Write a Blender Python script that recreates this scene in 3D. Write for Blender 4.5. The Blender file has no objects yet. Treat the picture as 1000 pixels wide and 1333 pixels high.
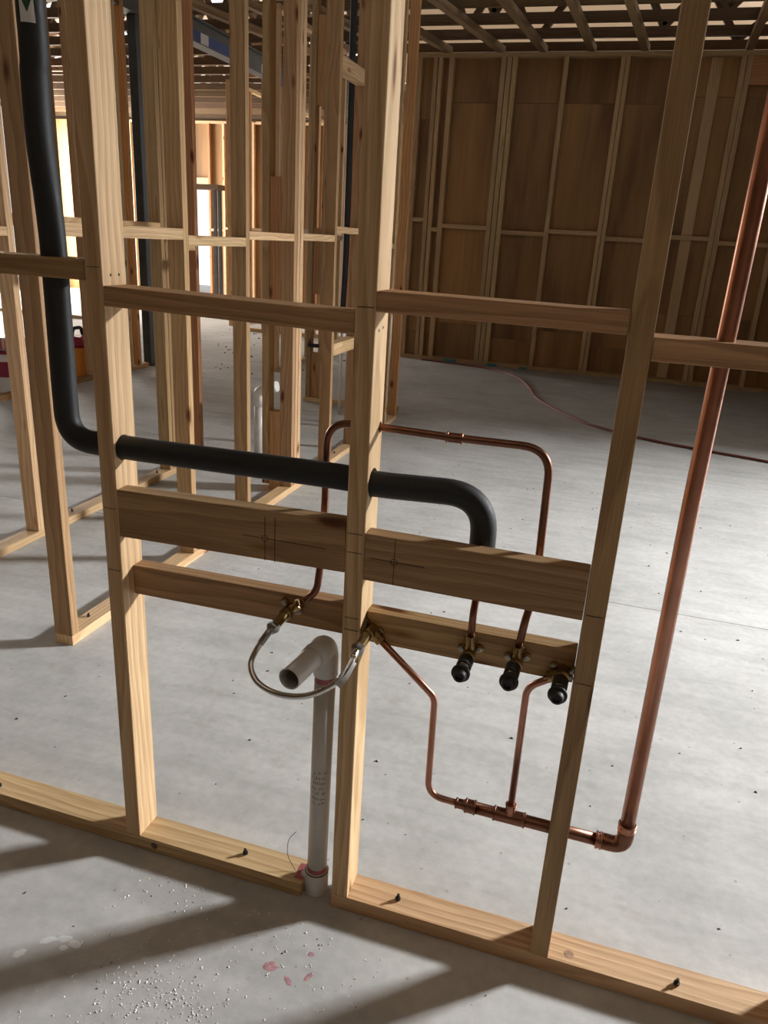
import bpy, bmesh, math, random
from mathutils import Vector, Matrix

random.seed(7)
SC = bpy.context.scene
COL = SC.collection

# ------------------------------------------------------------------ camera
cam_data = bpy.data.cameras.new('camera')
cam_data.sensor_fit = 'HORIZONTAL'
cam_data.sensor_width = 36.0
cam_data.lens = 988.74 * 36.0 / 1000.0
cam_data.clip_start = 0.02
cam_data.clip_end = 200
cam = bpy.data.objects.new('camera', cam_data)
COL.objects.link(cam)
RT = Vector((0.95384, 0.29529, 0.05469))
UP = Vector((-0.14904, 0.30739, 0.93984))
BK = Vector((0.26072, -0.90461, 0.33721))
cam.matrix_world = Matrix(((RT.x, UP.x, BK.x, 0.2443),
                           (RT.y, UP.y, BK.y, -1.1873),
                           (RT.z, UP.z, BK.z, 1.3581),
                           (0, 0, 0, 1)))
SC.camera = cam

# ------------------------------------------------------------------ world and lights
world = bpy.data.worlds.new('sky')
SC.world = world
world.use_nodes = True
wbg = world.node_tree.nodes['Background']
wbg.inputs['Color'].default_value = (0.95, 0.98, 1.0, 1)
wbg.inputs['Strength'].default_value = 1.9


def area_light(name, loc, direction, sx, sy, power, color):
    l = bpy.data.lights.new(name, 'AREA')
    l.shape = 'RECTANGLE'
    l.size, l.size_y = sx, sy
    l.energy = power
    l.color = color
    o = bpy.data.objects.new(name, l)
    COL.objects.link(o)
    o.location = loc
    o.rotation_euler = Vector(direction).to_track_quat('-Z', 'Y').to_euler()
    return o


# daylight reaching in by the door opening in the right wall
area_light('door_daylight', (7.85, 7.0, 4.15), (-1, -0.66, -0.42), 3.0, 0.95, 11400, (0.98, 0.985, 0.99))
# lamp added to boost daylight from the open left side deep in the building
area_light('side_daylight_boost', (-11.5, 11.2, 1.7), (1, 0.0, 0.05), 3.6, 3.0, 1500, (1.0, 0.96, 0.90))

SC.view_settings.view_transform = 'Standard'
SC.view_settings.look = 'None'
SC.view_settings.gamma = 1.0
SC.view_settings.exposure = -0.42
SC.view_settings.use_curve_mapping = False

# ------------------------------------------------------------------ materials
MATS = {}


def new_mat(name):
    m = bpy.data.materials.new(name)
    m.use_nodes = True
    nt = m.node_tree
    return m, nt, nt.nodes['Principled BSDF']


def nd(nt, typ, **kw):
    n = nt.nodes.new(typ)
    for k, v in kw.items():
        setattr(n, k, v)
    return n


def ramp(nt, stops):
    r = nt.nodes.new('ShaderNodeValToRGB')
    e = r.color_ramp.elements
    while len(e) < len(stops):
        e.new(0.5)
    for i, (p, c) in enumerate(stops):
        e[i].position = p
        e[i].color = (*c, 1)
    return r


def mixrgb(nt, a, b, fac, blend='MIX'):
    m = nt.nodes.new('ShaderNodeMix')
    m.data_type = 'RGBA'
    m.blend_type = blend
    L = nt.links
    for i, s in ((6, a), (7, b), (0, fac)):
        if hasattr(s, 'is_linked'):
            L.new(s, m.inputs[i])
        elif isinstance(s, (int, float)):
            m.inputs[i].default_value = s
        else:
            m.inputs[i].default_value = (*s, 1)
    return m.outputs[2]


def wood(name, light, dark, ring=55.0, contrast=0.75, rough=0.62, knots=True, var=0.16):
    m, nt, b = new_mat(name)
    L = nt.links
    tc = nd(nt, 'ShaderNodeTexCoord')
    oi = nd(nt, 'ShaderNodeObjectInfo')
    wn = nd(nt, 'ShaderNodeTexWhiteNoise', noise_dimensions='1D')
    L.new(oi.outputs['Random'], wn.inputs['W'])
    # random position of the tree's heart relative to the piece
    sc = nd(nt, 'ShaderNodeVectorMath', operation='MULTIPLY_ADD')
    L.new(wn.outputs['Color'], sc.inputs[0])
    sc.inputs[1].default_value = (0.34, 0.34, 9.0)
    sc.inputs[2].default_value = (-0.17, -0.17, 0)
    ad = nd(nt, 'ShaderNodeVectorMath', operation='ADD')
    L.new(tc.outputs['Object'], ad.inputs[0])
    L.new(sc.outputs[0], ad.inputs[1])
    # low frequency wander of the grain
    mp = nd(nt, 'ShaderNodeMapping')
    mp.inputs['Scale'].default_value = (5, 5, 1.1)
    L.new(ad.outputs[0], mp.inputs[0])
    nz = nd(nt, 'ShaderNodeTexNoise')
    nz.inputs['Scale'].default_value = 1.0
    nz.inputs['Detail'].default_value = 2.0
    L.new(mp.outputs[0], nz.inputs['Vector'])
    wr = nd(nt, 'ShaderNodeVectorMath', operation='MULTIPLY_ADD')
    L.new(nz.outputs['Color'], wr.inputs[0])
    wr.inputs[1].default_value = (0.10, 0.10, 0)
    L.new(ad.outputs[0], wr.inputs[2])
    wv = nd(nt, 'ShaderNodeTexWave', wave_type='RINGS', rings_direction='Z', wave_profile='SAW')
    wv.inputs['Scale'].default_value = ring / 6.283 * 2.2
    wv.inputs['Distortion'].default_value = 0.6
    wv.inputs['Detail'].default_value = 2.0
    wv.inputs['Detail Scale'].default_value = 1.0
    L.new(wr.outputs[0], wv.inputs['Vector'])
    # fine fibres
    mp2 = nd(nt, 'ShaderNodeMapping')
    mp2.inputs['Scale'].default_value = (420, 420, 9)
    L.new(ad.outputs[0], mp2.inputs[0])
    nf = nd(nt, 'ShaderNodeTexNoise')
    nf.inputs['Scale'].default_value = 1.0
    nf.inputs['Detail'].default_value = 1.0
    L.new(mp2.outputs[0], nf.inputs['Vector'])
    mid = tuple(light[i] * 0.55 + dark[i] * 0.45 for i in range(3))
    soft = tuple(light[i] + (dark[i] - light[i]) * contrast for i in range(3))
    cr = ramp(nt, [(0.0, light), (0.55, mid if contrast > 0.6 else light), (0.86, soft), (1.0, light)])
    L.new(wv.outputs['Fac'], cr.inputs[0])
    fr = ramp(nt, [(0.35, (0.80, 0.78, 0.76)), (0.65, (1.08, 1.08, 1.08))])
    L.new(nf.outputs[0], fr.inputs[0])
    col = mixrgb(nt, cr.outputs[0], fr.outputs[0], 0.8, 'MULTIPLY')
    # broad tone drift along the board
    mp4 = nd(nt, 'ShaderNodeMapping')
    mp4.inputs['Scale'].default_value = (9, 9, 1.6)
    L.new(ad.outputs[0], mp4.inputs[0])
    nt4 = nd(nt, 'ShaderNodeTexNoise')
    nt4.inputs['Scale'].default_value = 1.0
    nt4.inputs['Detail'].default_value = 3.0
    L.new(mp4.outputs[0], nt4.inputs['Vector'])
    dr = ramp(nt, [(0.3, (0.84, 0.80, 0.76)), (0.7, (1.06, 1.05, 1.04))])
    L.new(nt4.outputs[0], dr.inputs[0])
    col = mixrgb(nt, col, dr.outputs[0], 0.8, 'MULTIPLY')
    if knots:
        mp3 = nd(nt, 'ShaderNodeMapping')
        mp3.inputs['Scale'].default_value = (9, 9, 3.2)
        L.new(wr.outputs[0], mp3.inputs[0])
        vo = nd(nt, 'ShaderNodeTexVoronoi', feature='F1')
        vo.inputs['Scale'].default_value = 1.0
        L.new(mp3.outputs[0], vo.inputs['Vector'])
        kr = ramp(nt, [(0.0, (0.16, 0.075, 0.03)), (0.07, (0.28, 0.14, 0.06)), (0.11, (0.75, 0.62, 0.5)), (0.16, (1, 1, 1))])
        L.new(vo.outputs['Distance'], kr.inputs[0])
        col = mixrgb(nt, col, kr.outputs[0], 1.0, 'MULTIPLY')
    hs = nd(nt, 'ShaderNodeHueSaturation')
    L.new(col, hs.inputs['Color'])
    mr = nd(nt, 'ShaderNodeMapRange')
    L.new(wn.outputs['Value'], mr.inputs[0])
    mr.inputs[3].default_value = 1.0 - var
    mr.inputs[4].default_value = 1.0 + var * 0.7
    L.new(mr.outputs[0], hs.inputs['Value'])
    mr2 = nd(nt, 'ShaderNodeMapRange')
    L.new(oi.outputs['Random'], mr2.inputs[0])
    mr2.inputs[3].default_value = 0.494
    mr2.inputs[4].default_value = 0.51
    L.new(mr2.outputs[0], hs.inputs['Hue'])
    L.new(hs.outputs[0], b.inputs['Base Color'])
    b.inputs['Roughness'].default_value = rough
    b.inputs['Specular IOR Level'].default_value = 0.35
    bp = nd(nt, 'ShaderNodeBump')
    bp.inputs['Strength'].default_value = 0.15
    bp.inputs['Distance'].default_value = 0.0006
    L.new(nf.outputs[0], bp.inputs['Height'])
    L.new(bp.outputs[0], b.inputs['Normal'])
    MATS[name] = m
    return m


def plain(name, color, rough=0.5, metal=0.0, noise=None, spec=0.5):
    m, nt, b = new_mat(name)
    b.inputs['Roughness'].default_value = rough
    b.inputs['Metallic'].default_value = metal
    b.inputs['Specular IOR Level'].default_value = spec
    if noise:
        scale, amt = noise
        tc = nd(nt, 'ShaderNodeTexCoord')
        nz = nd(nt, 'ShaderNodeTexNoise')
        nz.inputs['Scale'].default_value = scale
        nz.inputs['Detail'].default_value = 4
        nt.links.new(tc.outputs['Object'], nz.inputs['Vector'])
        r = ramp(nt, [(0.3, tuple(c * (1 - amt) for c in color)), (0.7, tuple(min(1, c * (1 + amt)) for c in color))])
        nt.links.new(nz.outputs[0], r.inputs[0])
        nt.links.new(r.outputs[0], b.inputs['Base Color'])
        mr = nd(nt, 'ShaderNodeMapRange')
        nt.links.new(nz.outputs[0], mr.inputs[0])
        mr.inputs[3].default_value = max(0, rough - 0.12)
        mr.inputs[4].default_value = min(1, rough + 0.12)
        nt.links.new(mr.outputs[0], b.inputs['Roughness'])
    else:
        b.inputs['Base Color'].default_value = (*color, 1)
    MATS[name] = m
    return m


wood('pine', (0.69, 0.485, 0.285), (0.47, 0.28, 0.135))
wood('pine_brown', (0.48, 0.305, 0.155), (0.30, 0.17, 0.08))
wood('pine_red', (0.58, 0.31, 0.14), (0.38, 0.17, 0.065))
wood('pine_far', (0.60, 0.42, 0.23), (0.42, 0.27, 0.13), knots=False)
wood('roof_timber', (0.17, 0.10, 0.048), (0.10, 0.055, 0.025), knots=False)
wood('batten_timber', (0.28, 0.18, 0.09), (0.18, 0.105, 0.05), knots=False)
plain('black_foam', (0.017, 0.019, 0.020), 0.62, noise=(60, 0.25), spec=0.45)
plain('copper', (0.42, 0.205, 0.14), 0.33, 1.0, noise=(16, 0.14))
plain('copper_dark', (0.235, 0.112, 0.074), 0.36, 1.0, noise=(22, 0.18))
plain('brass', (0.36, 0.255, 0.11), 0.30, 1.0, noise=(50, 0.25))
plain('chrome', (0.72, 0.72, 0.70), 0.13, 1.0)
plain('steel_nut', (0.36, 0.36, 0.35), 0.30, 1.0)
plain('black_plastic', (0.020, 0.020, 0.021), 0.55)
plain('grey_pvc', (0.56, 0.55, 0.52), 0.36, noise=(14, 0.10))
plain('pvc_inner', (0.42, 0.39, 0.35), 0.6)
plain('white_pvc', (0.72, 0.71, 0.68), 0.4, noise=(14, 0.06))
plain('primer_red', (0.33, 0.085, 0.09), 0.5, noise=(40, 0.3))
plain('primer_drop', (0.40, 0.22, 0.235), 0.6, noise=(60, 0.3))
plain('bolt_steel', (0.03, 0.028, 0.026), 0.55, 0.6)
plain('pencil', (0.03, 0.02, 0.015), 0.8)
plain('white_label', (0.70, 0.70, 0.68), 0.5)
plain('grey_label', (0.42, 0.42, 0.40), 0.5)
plain('green_ink', (0.015, 0.06, 0.03), 0.6)
plain('steel_paint', (0.045, 0.052, 0.055), 0.5, 0.0, noise=(9, 0.25))
plain('steel_beam', (0.10, 0.095, 0.085), 0.6, 0.0, noise=(6, 0.25))
plain('blue_sticker', (0.02, 0.055, 0.22), 0.5, noise=(7, 0.2))
plain('hose_red', (0.19, 0.055, 0.038), 0.6)
plain('teal_plastic', (0.05, 0.26, 0.28), 0.5)
plain('bucket_white', (0.72, 0.71, 0.68), 0.45)
plain('maroon', (0.28, 0.02, 0.06), 0.5)
plain('red_paper', (0.60, 0.09, 0.10), 0.6)
plain('orange_plastic', (0.72, 0.27, 0.03), 0.45)
plain('black_rubber', (0.02, 0.02, 0.022), 0.7)
plain('speck_white', (0.80, 0.80, 0.78), 0.6)
plain('speck_dark', (0.05, 0.045, 0.04), 0.8)
plain('plaster', (0.50, 0.48, 0.45), 0.8, noise=(3, 0.06))
plain('frame_white', (0.75, 0.75, 0.74), 0.4)
plain('unseen_wall', (0.15, 0.095, 0.055), 0.7, noise=(2, 0.15))  # even brown chosen for the fill that unseen walls bounce back
plain('roof_light_block', (0.12, 0.09, 0.06), 0.7, noise=(3, 0.1))  # opaque roof sheet, added to cut ambient light from above
plain('faint_print', (0.26, 0.24, 0.20), 0.6)
plain('knot_wood', (0.36, 0.22, 0.14), 0.6, noise=(90, 0.3))
plain('knot_dark', (0.12, 0.09, 0.07), 0.7, noise=(90, 0.3))
plain('stain_pale', (0.70, 0.71, 0.70), 0.65, noise=(40, 0.10))


def plywood_mat(name, base, dark):
    m, nt, b = new_mat(name)
    L = nt.links
    tc = nd(nt, 'ShaderNodeTexCoord')
    oi = nd(nt, 'ShaderNodeObjectInfo')
    sc = nd(nt, 'ShaderNodeVectorMath', operation='SCALE')
    cmb = nd(nt, 'ShaderNodeCombineXYZ')
    L.new(oi.outputs['Random'], cmb.inputs[0])
    L.new(oi.outputs['Random'], cmb.inputs[2])
    L.new(cmb.outputs[0], sc.inputs[0])
    sc.inputs['Scale'].default_value = 37.0
    ad = nd(nt, 'ShaderNodeVectorMath', operation='ADD')
    L.new(tc.outputs['Object'], ad.inputs[0])
    L.new(sc.outputs[0], ad.inputs[1])
    mp = nd(nt, 'ShaderNodeMapping')
    mp.inputs['Scale'].default_value = (3.2, 3.2, 0.45)
    L.new(ad.outputs[0], mp.inputs[0])
    n1 = nd(nt, 'ShaderNodeTexNoise')
    n1.inputs['Scale'].default_value = 1
    n1.inputs['Detail'].default_value = 3
    L.new(mp.outputs[0], n1.inputs['Vector'])
    r1 = ramp(nt, [(0.32, dark), (0.48, base), (0.62, tuple(c * 1.25 for c in base))])
    L.new(n1.outputs[0], r1.inputs[0])
    mp2 = nd(nt, 'ShaderNodeMapping')
    mp2.inputs['Scale'].default_value = (40, 40, 2.0)
    L.new(ad.outputs[0], mp2.inputs[0])
    n2 = nd(nt, 'ShaderNodeTexNoise')
    n2.inputs['Scale'].default_value = 1
    n2.inputs['Detail'].default_value = 2
    L.new(mp2.outputs[0], n2.inputs['Vector'])
    r2 = ramp(nt, [(0.3, (0.88, 0.86, 0.84)), (0.7, (1.06, 1.06, 1.06))])
    L.new(n2.outputs[0], r2.inputs[0])
    c = mixrgb(nt, r1.outputs[0], r2.outputs[0], 0.9, 'MULTIPLY')
    hs = nd(nt, 'ShaderNodeHueSaturation')
    L.new(c, hs.inputs['Color'])
    mr = nd(nt, 'ShaderNodeMapRange')
    L.new(oi.outputs['Random'], mr.inputs[0])
    mr.inputs[3].default_value = 0.72
    mr.inputs[4].default_value = 1.12
    L.new(mr.outputs[0], hs.inputs['Value'])
    L.new(hs.outputs[0], b.inputs['Base Color'])
    b.inputs['Roughness'].default_value = 0.6
    MATS[name] = m


plywood_mat('plywood', (0.31, 0.16, 0.05), (0.17, 0.078, 0.02))


def concrete_mat():
    m, nt, b = new_mat('concrete')
    L = nt.links
    tc = nd(nt, 'ShaderNodeTexCoord')

    def noise(scale, detail, rough=0.55, stretch=None):
        n = nd(nt, 'ShaderNodeTexNoise')
        n.inputs['Scale'].default_value = scale
        n.inputs['Detail'].default_value = detail
        n.inputs['Roughness'].default_value = rough
        if stretch:
            mp = nd(nt, 'ShaderNodeMapping')
            mp.inputs['Scale'].default_value = stretch
            L.new(tc.outputs['Object'], mp.inputs[0])
            L.new(mp.outputs[0], n.inputs['Vector'])
        else:
            L.new(tc.outputs['Object'], n.inputs['Vector'])
        return n.outputs[0]
    a = ramp(nt, [(0.3, (0.400, 0.398, 0.385)), (0.5, (0.475, 0.473, 0.460)), (0.7, (0.535, 0.533, 0.520))])
    L.new(noise(2.2, 6, 0.6), a.inputs[0])
    f = ramp(nt, [(0.30, (0.90, 0.90, 0.90)), (0.65, (1.05, 1.05, 1.05))])
    L.new(noise(38, 5, 0.65), f.inputs[0])
    c = mixrgb(nt, a.outputs[0], f.outputs[0], 1.0, 'MULTIPLY')
    # trowel streaks
    s = ramp(nt, [(0.42, (0.93, 0.93, 0.93)), (0.5, (1, 1, 1)), (0.62, (1.05, 1.05, 1.05))])
    L.new(noise(1.0, 4, 0.6, (2.0, 11.0, 1.0)), s.inputs[0])
    c = mixrgb(nt, c, s.outputs[0], 1.0, 'MULTIPLY')
    # dirt blotches
    d = ramp(nt, [(0.60, (1, 1, 1)), (0.74, (0.82, 0.80, 0.77))])
    L.new(noise(3.4, 8, 0.7, (1, 1.7, 1)), d.inputs[0])
    c = mixrgb(nt, c, d.outputs[0], 1.0, 'MULTIPLY')
    # small dark pits
    v = nd(nt, 'ShaderNodeTexVoronoi', feature='F1')
    v.inputs['Scale'].default_value = 15
    L.new(tc.outputs['Object'], v.inputs['Vector'])
    p = ramp(nt, [(0.0, (0.45, 0.43, 0.4)), (0.045, (0.7, 0.69, 0.67)), (0.07, (1, 1, 1))])
    L.new(v.outputs['Distance'], p.inputs[0])
    c = mixrgb(nt, c, p.outputs[0], 0.8, 'MULTIPLY')
    L.new(c, b.inputs['Base Color'])
    rr = nd(nt, 'ShaderNodeMapRange')
    L.new(noise(6, 4), rr.inputs[0])
    rr.inputs[3].default_value = 0.60
    rr.inputs[4].default_value = 0.78
    L.new(rr.outputs[0], b.inputs['Roughness'])
    b.inputs['Specular IOR Level'].default_value = 0.28
    bp = nd(nt, 'ShaderNodeBump')
    bp.inputs['Strength'].default_value = 0.12
    bp.inputs['Distance'].default_value = 0.002
    L.new(noise(55, 6, 0.7), bp.inputs['Height'])
    L.new(bp.outputs[0], b.inputs['Normal'])
    MATS['concrete'] = m


concrete_mat()


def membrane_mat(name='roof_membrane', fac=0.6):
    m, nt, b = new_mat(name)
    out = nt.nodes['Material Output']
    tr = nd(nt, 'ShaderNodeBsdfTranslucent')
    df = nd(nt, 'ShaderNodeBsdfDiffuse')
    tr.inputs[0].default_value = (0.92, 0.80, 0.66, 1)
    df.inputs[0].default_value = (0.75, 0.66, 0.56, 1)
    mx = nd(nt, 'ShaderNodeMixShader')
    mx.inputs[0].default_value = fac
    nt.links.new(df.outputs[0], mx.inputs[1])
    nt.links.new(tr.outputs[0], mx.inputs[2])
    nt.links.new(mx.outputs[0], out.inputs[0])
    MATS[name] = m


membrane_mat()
membrane_mat('roof_fill', 0.16)  # faintly translucent, added to fill the front floor from above


def glass_mat():
    m, nt, b = new_mat('glass')
    b.inputs['Base Color'].default_value = (0.95, 0.97, 0.96, 1)
    b.inputs['Roughness'].default_value = 0.0
    b.inputs['Transmission Weight'].default_value = 1.0
    b.inputs['IOR'].default_value = 1.01
    MATS['glass'] = m


glass_mat()

# ------------------------------------------------------------------ helpers


def thing(name, label=None, cat=None, loc=(0, 0, 0), group=None, kind=None):
    o = bpy.data.objects.new(name, None)
    o.empty_display_size = 0.1
    COL.objects.link(o)
    o.location = loc
    tag(o, label, cat, group, kind)
    return o


def tag(o, label=None, cat=None, group=None, kind=None):
    if label:
        o['label'] = label
    if cat:
        o['category'] = cat
    if group:
        o['group'] = group
    if kind:
        o['kind'] = kind
    return o


ORIGIN = {}


def origin_of(o):
    v = Vector((0, 0, 0))
    while o is not None:
        v = v + o.location
        o = o.parent
    return v


def link(name, me, mat, parent=None, loc=(0, 0, 0), rot=(0, 0, 0)):
    """loc is in world space; parents are never rotated unless they are timber pieces (handled by parent inverse)."""
    o = bpy.data.objects.new(name, me)
    COL.objects.link(o)
    if mat and not me.materials:
        me.materials.append(MATS[mat])
    o.location = loc
    o.rotation_euler = rot
    if parent is not None:
        o.parent = parent
        pm = Matrix.LocRotScale(origin_w(parent), parent.rotation_euler, None)
        o.matrix_parent_inverse = pm.inverted()
    return o


WORLD_LOC = {}


def origin_w(o):
    # every object is created with its world location in .location (parent inverse cancels the parent)
    return Vector(o.location)


BOXES = {}


def box_mesh(sx, sy, sz, mat, bev):
    key = (round(sx, 4), round(sy, 4), round(sz, 4), mat, bev)
    if key in BOXES:
        return BOXES[key]
    me = bpy.data.meshes.new('timber')
    bm = bmesh.new()
    bmesh.ops.create_cube(bm, size=1.0)
    bmesh.ops.scale(bm, vec=(sx, sy, sz), verts=bm.verts)
    if bev > 0:
        bmesh.ops.bevel(bm, geom=bm.edges[:], offset=bev, segments=1, affect='EDGES')
    bm.to_mesh(me)
    bm.free()
    me.materials.append(MATS[mat])
    BOXES[key] = me
    return me


def timber(name, parent, lo, hi, mat='pine', bev=0.0012, tilt=0.0):
    """box between lo and hi, its grain along the longest side (local Z)"""
    lo, hi = Vector(lo), Vector(hi)
    s = hi - lo
    c = (lo + hi) / 2
    ax = max(range(3), key=lambda i: s[i])
    if ax == 2:
        me, rot = box_mesh(s.x, s.y, s.z, mat, bev), (0, 0, 0)
    elif ax == 0:
        me, rot = box_mesh(s.z, s.y, s.x, mat, bev), (0, math.pi / 2 - tilt, 0)
    else:
        me, rot = box_mesh(s.x, s.z, s.y, mat, bev), (-math.pi / 2, 0, 0)
    return link(name, me, None, parent, c, rot)


def box(name, parent, lo, hi, mat, bev=0.0):
    lo, hi = Vector(lo), Vector(hi)
    s = hi - lo
    return link(name, box_mesh(s.x, s.y, s.z, mat, bev), None, parent, (lo + hi) / 2)


def beam_between(name, parent, a, b, w, h, mat, bev=0.0015):
    """timber from a to b, w wide (horizontal), h high"""
    a, b = Vector(a), Vector(b)
    d = b - a
    me = box_mesh(w, h, round(d.length, 3), mat, bev)
    z = d.normalized()
    x = Vector((0, 0, 1)).cross(z)
    if x.length < 1e-4:
        x = Vector((1, 0, 0))
    x.normalize()
    y = z.cross(x)
    R = Matrix((x, y, z)).transposed()
    return link(name, me, None, parent, (a + b) / 2, R.to_euler())


def smooth(me, on=True):
    me.polygons.foreach_set('use_smooth', [on] * len(me.polygons))


def fillet(pts, r, seg=8):
    """round the corners of a polyline"""
    P = [Vector(p) for p in pts]
    rs = r if isinstance(r, (list, tuple)) else [r] * len(P)
    out = [P[0]]
    for i in range(1, len(P) - 1):
        a, b, c = P[i - 1], P[i], P[i + 1]
        u, v = (a - b), (c - b)
        ang = u.angle(v)
        if rs[i] <= 0 or ang > math.pi - 0.05:
            out.append(b)
            continue
        t = min(rs[i] / math.tan(ang / 2), u.length * 0.48, v.length * 0.48)
        p0, p1 = b + u.normalized() * t, b + v.normalized() * t
        for k in range(seg + 1):
            s = k / seg
            # quadratic Bezier pulled slightly to the corner approximates the arc
            q = p0 * (1 - s) ** 2 + b * 2 * s * (1 - s) + p1 * s ** 2
            out.append(q)
    out.append(P[-1])
    return out


def catmull(pts, seg=6):
    P = [Vector(p) for p in pts]
    out = []
    for i in range(len(P) - 1):
        p0 = P[i - 1] if i else P[0] * 2 - P[1]
        p1, p2 = P[i], P[i + 1]
        p3 = P[i + 2] if i + 2 < len(P) else P[-1] * 2 - P[-2]
        for k in range(seg):
            t = k / seg
            out.append(0.5 * ((2 * p1) + (p2 - p0) * t + (2 * p0 - 5 * p1 + 4 * p2 - p3) * t * t
                              + (3 * p1 - p0 - 3 * p2 + p3) * t ** 3))
    out.append(P[-1])
    return out


def sweep(pts, r, n=16, caps=True):
    """tube along a polyline; r is a number or a list"""
    P = [Vector(p) for p in pts]
    rs = r if isinstance(r, (list, tuple)) else [r] * len(P)
    T = []
    for i in range(len(P)):
        a = P[max(i - 1, 0)]
        b = P[min(i + 1, len(P) - 1)]
        T.append((b - a).normalized())
    ref = Vector((0, 0, 1)) if abs(T[0].z) < 0.9 else Vector((1, 0, 0))
    nrm = (ref - T[0] * ref.dot(T[0])).normalized()
    verts, faces = [], []
    for i, p in enumerate(P):
        if i:
            nrm = (nrm - T[i] * nrm.dot(T[i])).normalized()
        bn = T[i].cross(nrm)
        for k in range(n):
            a = 2 * math.pi * k / n
            verts.append(p + (nrm * math.cos(a) + bn * math.sin(a)) * rs[i])
    for i in range(len(P) - 1):
        for k in range(n):
            k2 = (k + 1) % n
            faces.append((i * n + k, i * n + k2, (i + 1) * n + k2, (i + 1) * n + k))
    nside = len(faces)
    if caps:
        faces.append(tuple(reversed(range(n))))
        m = (len(P) - 1) * n
        faces.append(tuple(range(m, m + n)))
    return verts, faces, nside


def tube(name, parent, pts, r, mat, n=16, caps=True):
    P = [Vector(p) for p in pts]
    c = P[0].copy()
    v, f, ns = sweep([p - c for p in P], r, n, caps)
    me = bpy.data.meshes.new(name)
    me.from_pydata([tuple(x) for x in v], [], f)
    me.polygons.foreach_set('use_smooth', [i < ns for i in range(len(f))])
    return link(name, me, mat, parent, c)


def lathe(name, parent, base, direction, profile, mat, n=24):
    """profile [(radius, distance along direction)]; a repeated point makes a crisp edge"""
    d = Vector(direction).normalized()
    ref = Vector((0, 0, 1)) if abs(d.z) < 0.9 else Vector((1, 0, 0))
    u = (ref - d * ref.dot(d)).normalized()
    w = d.cross(u)
    verts, faces = [], []
    for r, t in profile:
        for k in range(n):
            a = 2 * math.pi * k / n
            verts.append(tuple(d * t + (u * math.cos(a) + w * math.sin(a)) * max(r, 1e-5)))
    for i in range(len(profile) - 1):
        for k in range(n):
            k2 = (k + 1) % n
            faces.append((i * n + k, i * n + k2, (i + 1) * n + k2, (i + 1) * n + k))
    me = bpy.data.meshes.new(name)
    me.from_pydata(verts, [], faces)
    me.validate()
    if n > 8:
        bm = bmesh.new()
        bm.from_mesh(me)
        for e in bm.edges:
            if len(e.link_faces) == 2 and e.calc_face_angle(0) > 0.7:
                e.smooth = False
        for fc in bm.faces:
            fc.smooth = True
        bmesh.ops.recalc_face_normals(bm, faces=bm.faces)
        bm.to_mesh(me)
        bm.free()
    return link(name, me, mat, parent, base)


def drill(o, holes):
    """cut round holes (p0, p1, radius) through a timber piece"""
    cutters = []
    for p0, p1, r in holes:
        v, f, ns = sweep([p0, p1], r, 24)
        me = bpy.data.meshes.new('cut')
        me.from_pydata([tuple(x) for x in v], [], f)
        me.validate()
        bm = bmesh.new()
        bm.from_mesh(me)
        bmesh.ops.recalc_face_normals(bm, faces=bm.faces)
        bm.to_mesh(me)
        bm.free()
        c = bpy.data.objects.new('cut', me)
        COL.objects.link(c)
        cutters.append(c)
        md = o.modifiers.new('hole', 'BOOLEAN')
        md.operation = 'DIFFERENCE'
        md.solver = 'EXACT'
        md.object = c
    o.data = o.data.copy()
    bpy.context.view_layer.update()
    dg = bpy.context.evaluated_depsgraph_get()
    me = bpy.data.meshes.new_from_object(o.evaluated_get(dg))
    o.modifiers.clear()
    o.data = me
    for c in cutters:
        bpy.data.objects.remove(c)


# ------------------------------------------------------------------ setting: floor, walls, ceiling
floor = thing('floor', 'pale grey concrete slab floor with a control joint', None, (0, 0, 0), kind='structure')
box('slab', floor, (-14, -5, -0.12), (6.8, 1.8125, 0), 'concrete')
box('slab', floor, (-14, 1.8165, -0.12), (6.8, 17, 0), 'concrete')
box('joint_filler', floor, (-14, 1.8125, -0.12), (6.8, 1.8165, -0.004), 'speck_dark')

# far wall: studs in front of plywood sheets
FY = 8.0
wb = thing('wall_back', 'dark plywood lined stud wall at the back of the room', None, (0, FY, 0), kind='structure')
TOPZ = 3.30
far_studs = [(-2.400, -2.350), (-2.335, -2.262), (-2.133, -2.088), (-2.078, -2.033), (-1.960, -1.905),
             (-1.391, -1.338), (-1.330, -1.277), (-1.269, -1.218), (-0.731, -0.681), (-0.155, -0.111), (-0.105, -0.063),
             (0.40, 0.45), (0.995, 1.045), (1.050, 1.099), (1.590, 1.64), (2.15, 2.20), (2.75, 2.80), (3.35, 3.40)]
for i, (a, b) in enumerate(far_studs):
    timber('stud', wb, (a, FY, 0.045), (b, FY + 0.09, TOPZ - 0.045), 'pine_far')
for a, b in ((-2.42, -0.40), (-0.40, 1.30), (1.30, 5.99)):
    timber('bottom_plate', wb, (a, FY, 0), (b, FY + 0.09, 0.045), 'pine_far')
    timber('top_plate', wb, (a, FY, TOPZ - 0.045), (b, FY + 0.09, TOPZ), 'pine_far')
nogs = [(-2.262, -2.133, 1.60), (-2.033, -1.96, 1.50), (-1.905, -1.391, 1.545), (-1.218, -0.731, 1.51), (-0.681, -0.155, 1.545),
        (-0.063, 0.40, 1.50), (0.45, 0.995, 1.55), (1.099, 1.59, 1.515), (1.64, 2.15, 1.55), (2.2, 2.75, 1.52)]
for a, b, z in nogs:
    timber('nogging', wb, (a, FY + 0.002, z - 0.022), (b, FY + 0.088, z + 0.022), 'pine_far')
timber('header_block', wb, (1.10, FY + 0.01, 3.00), (1.59, FY + 0.06, TOPZ - 0.046), 'pine_red')
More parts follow.
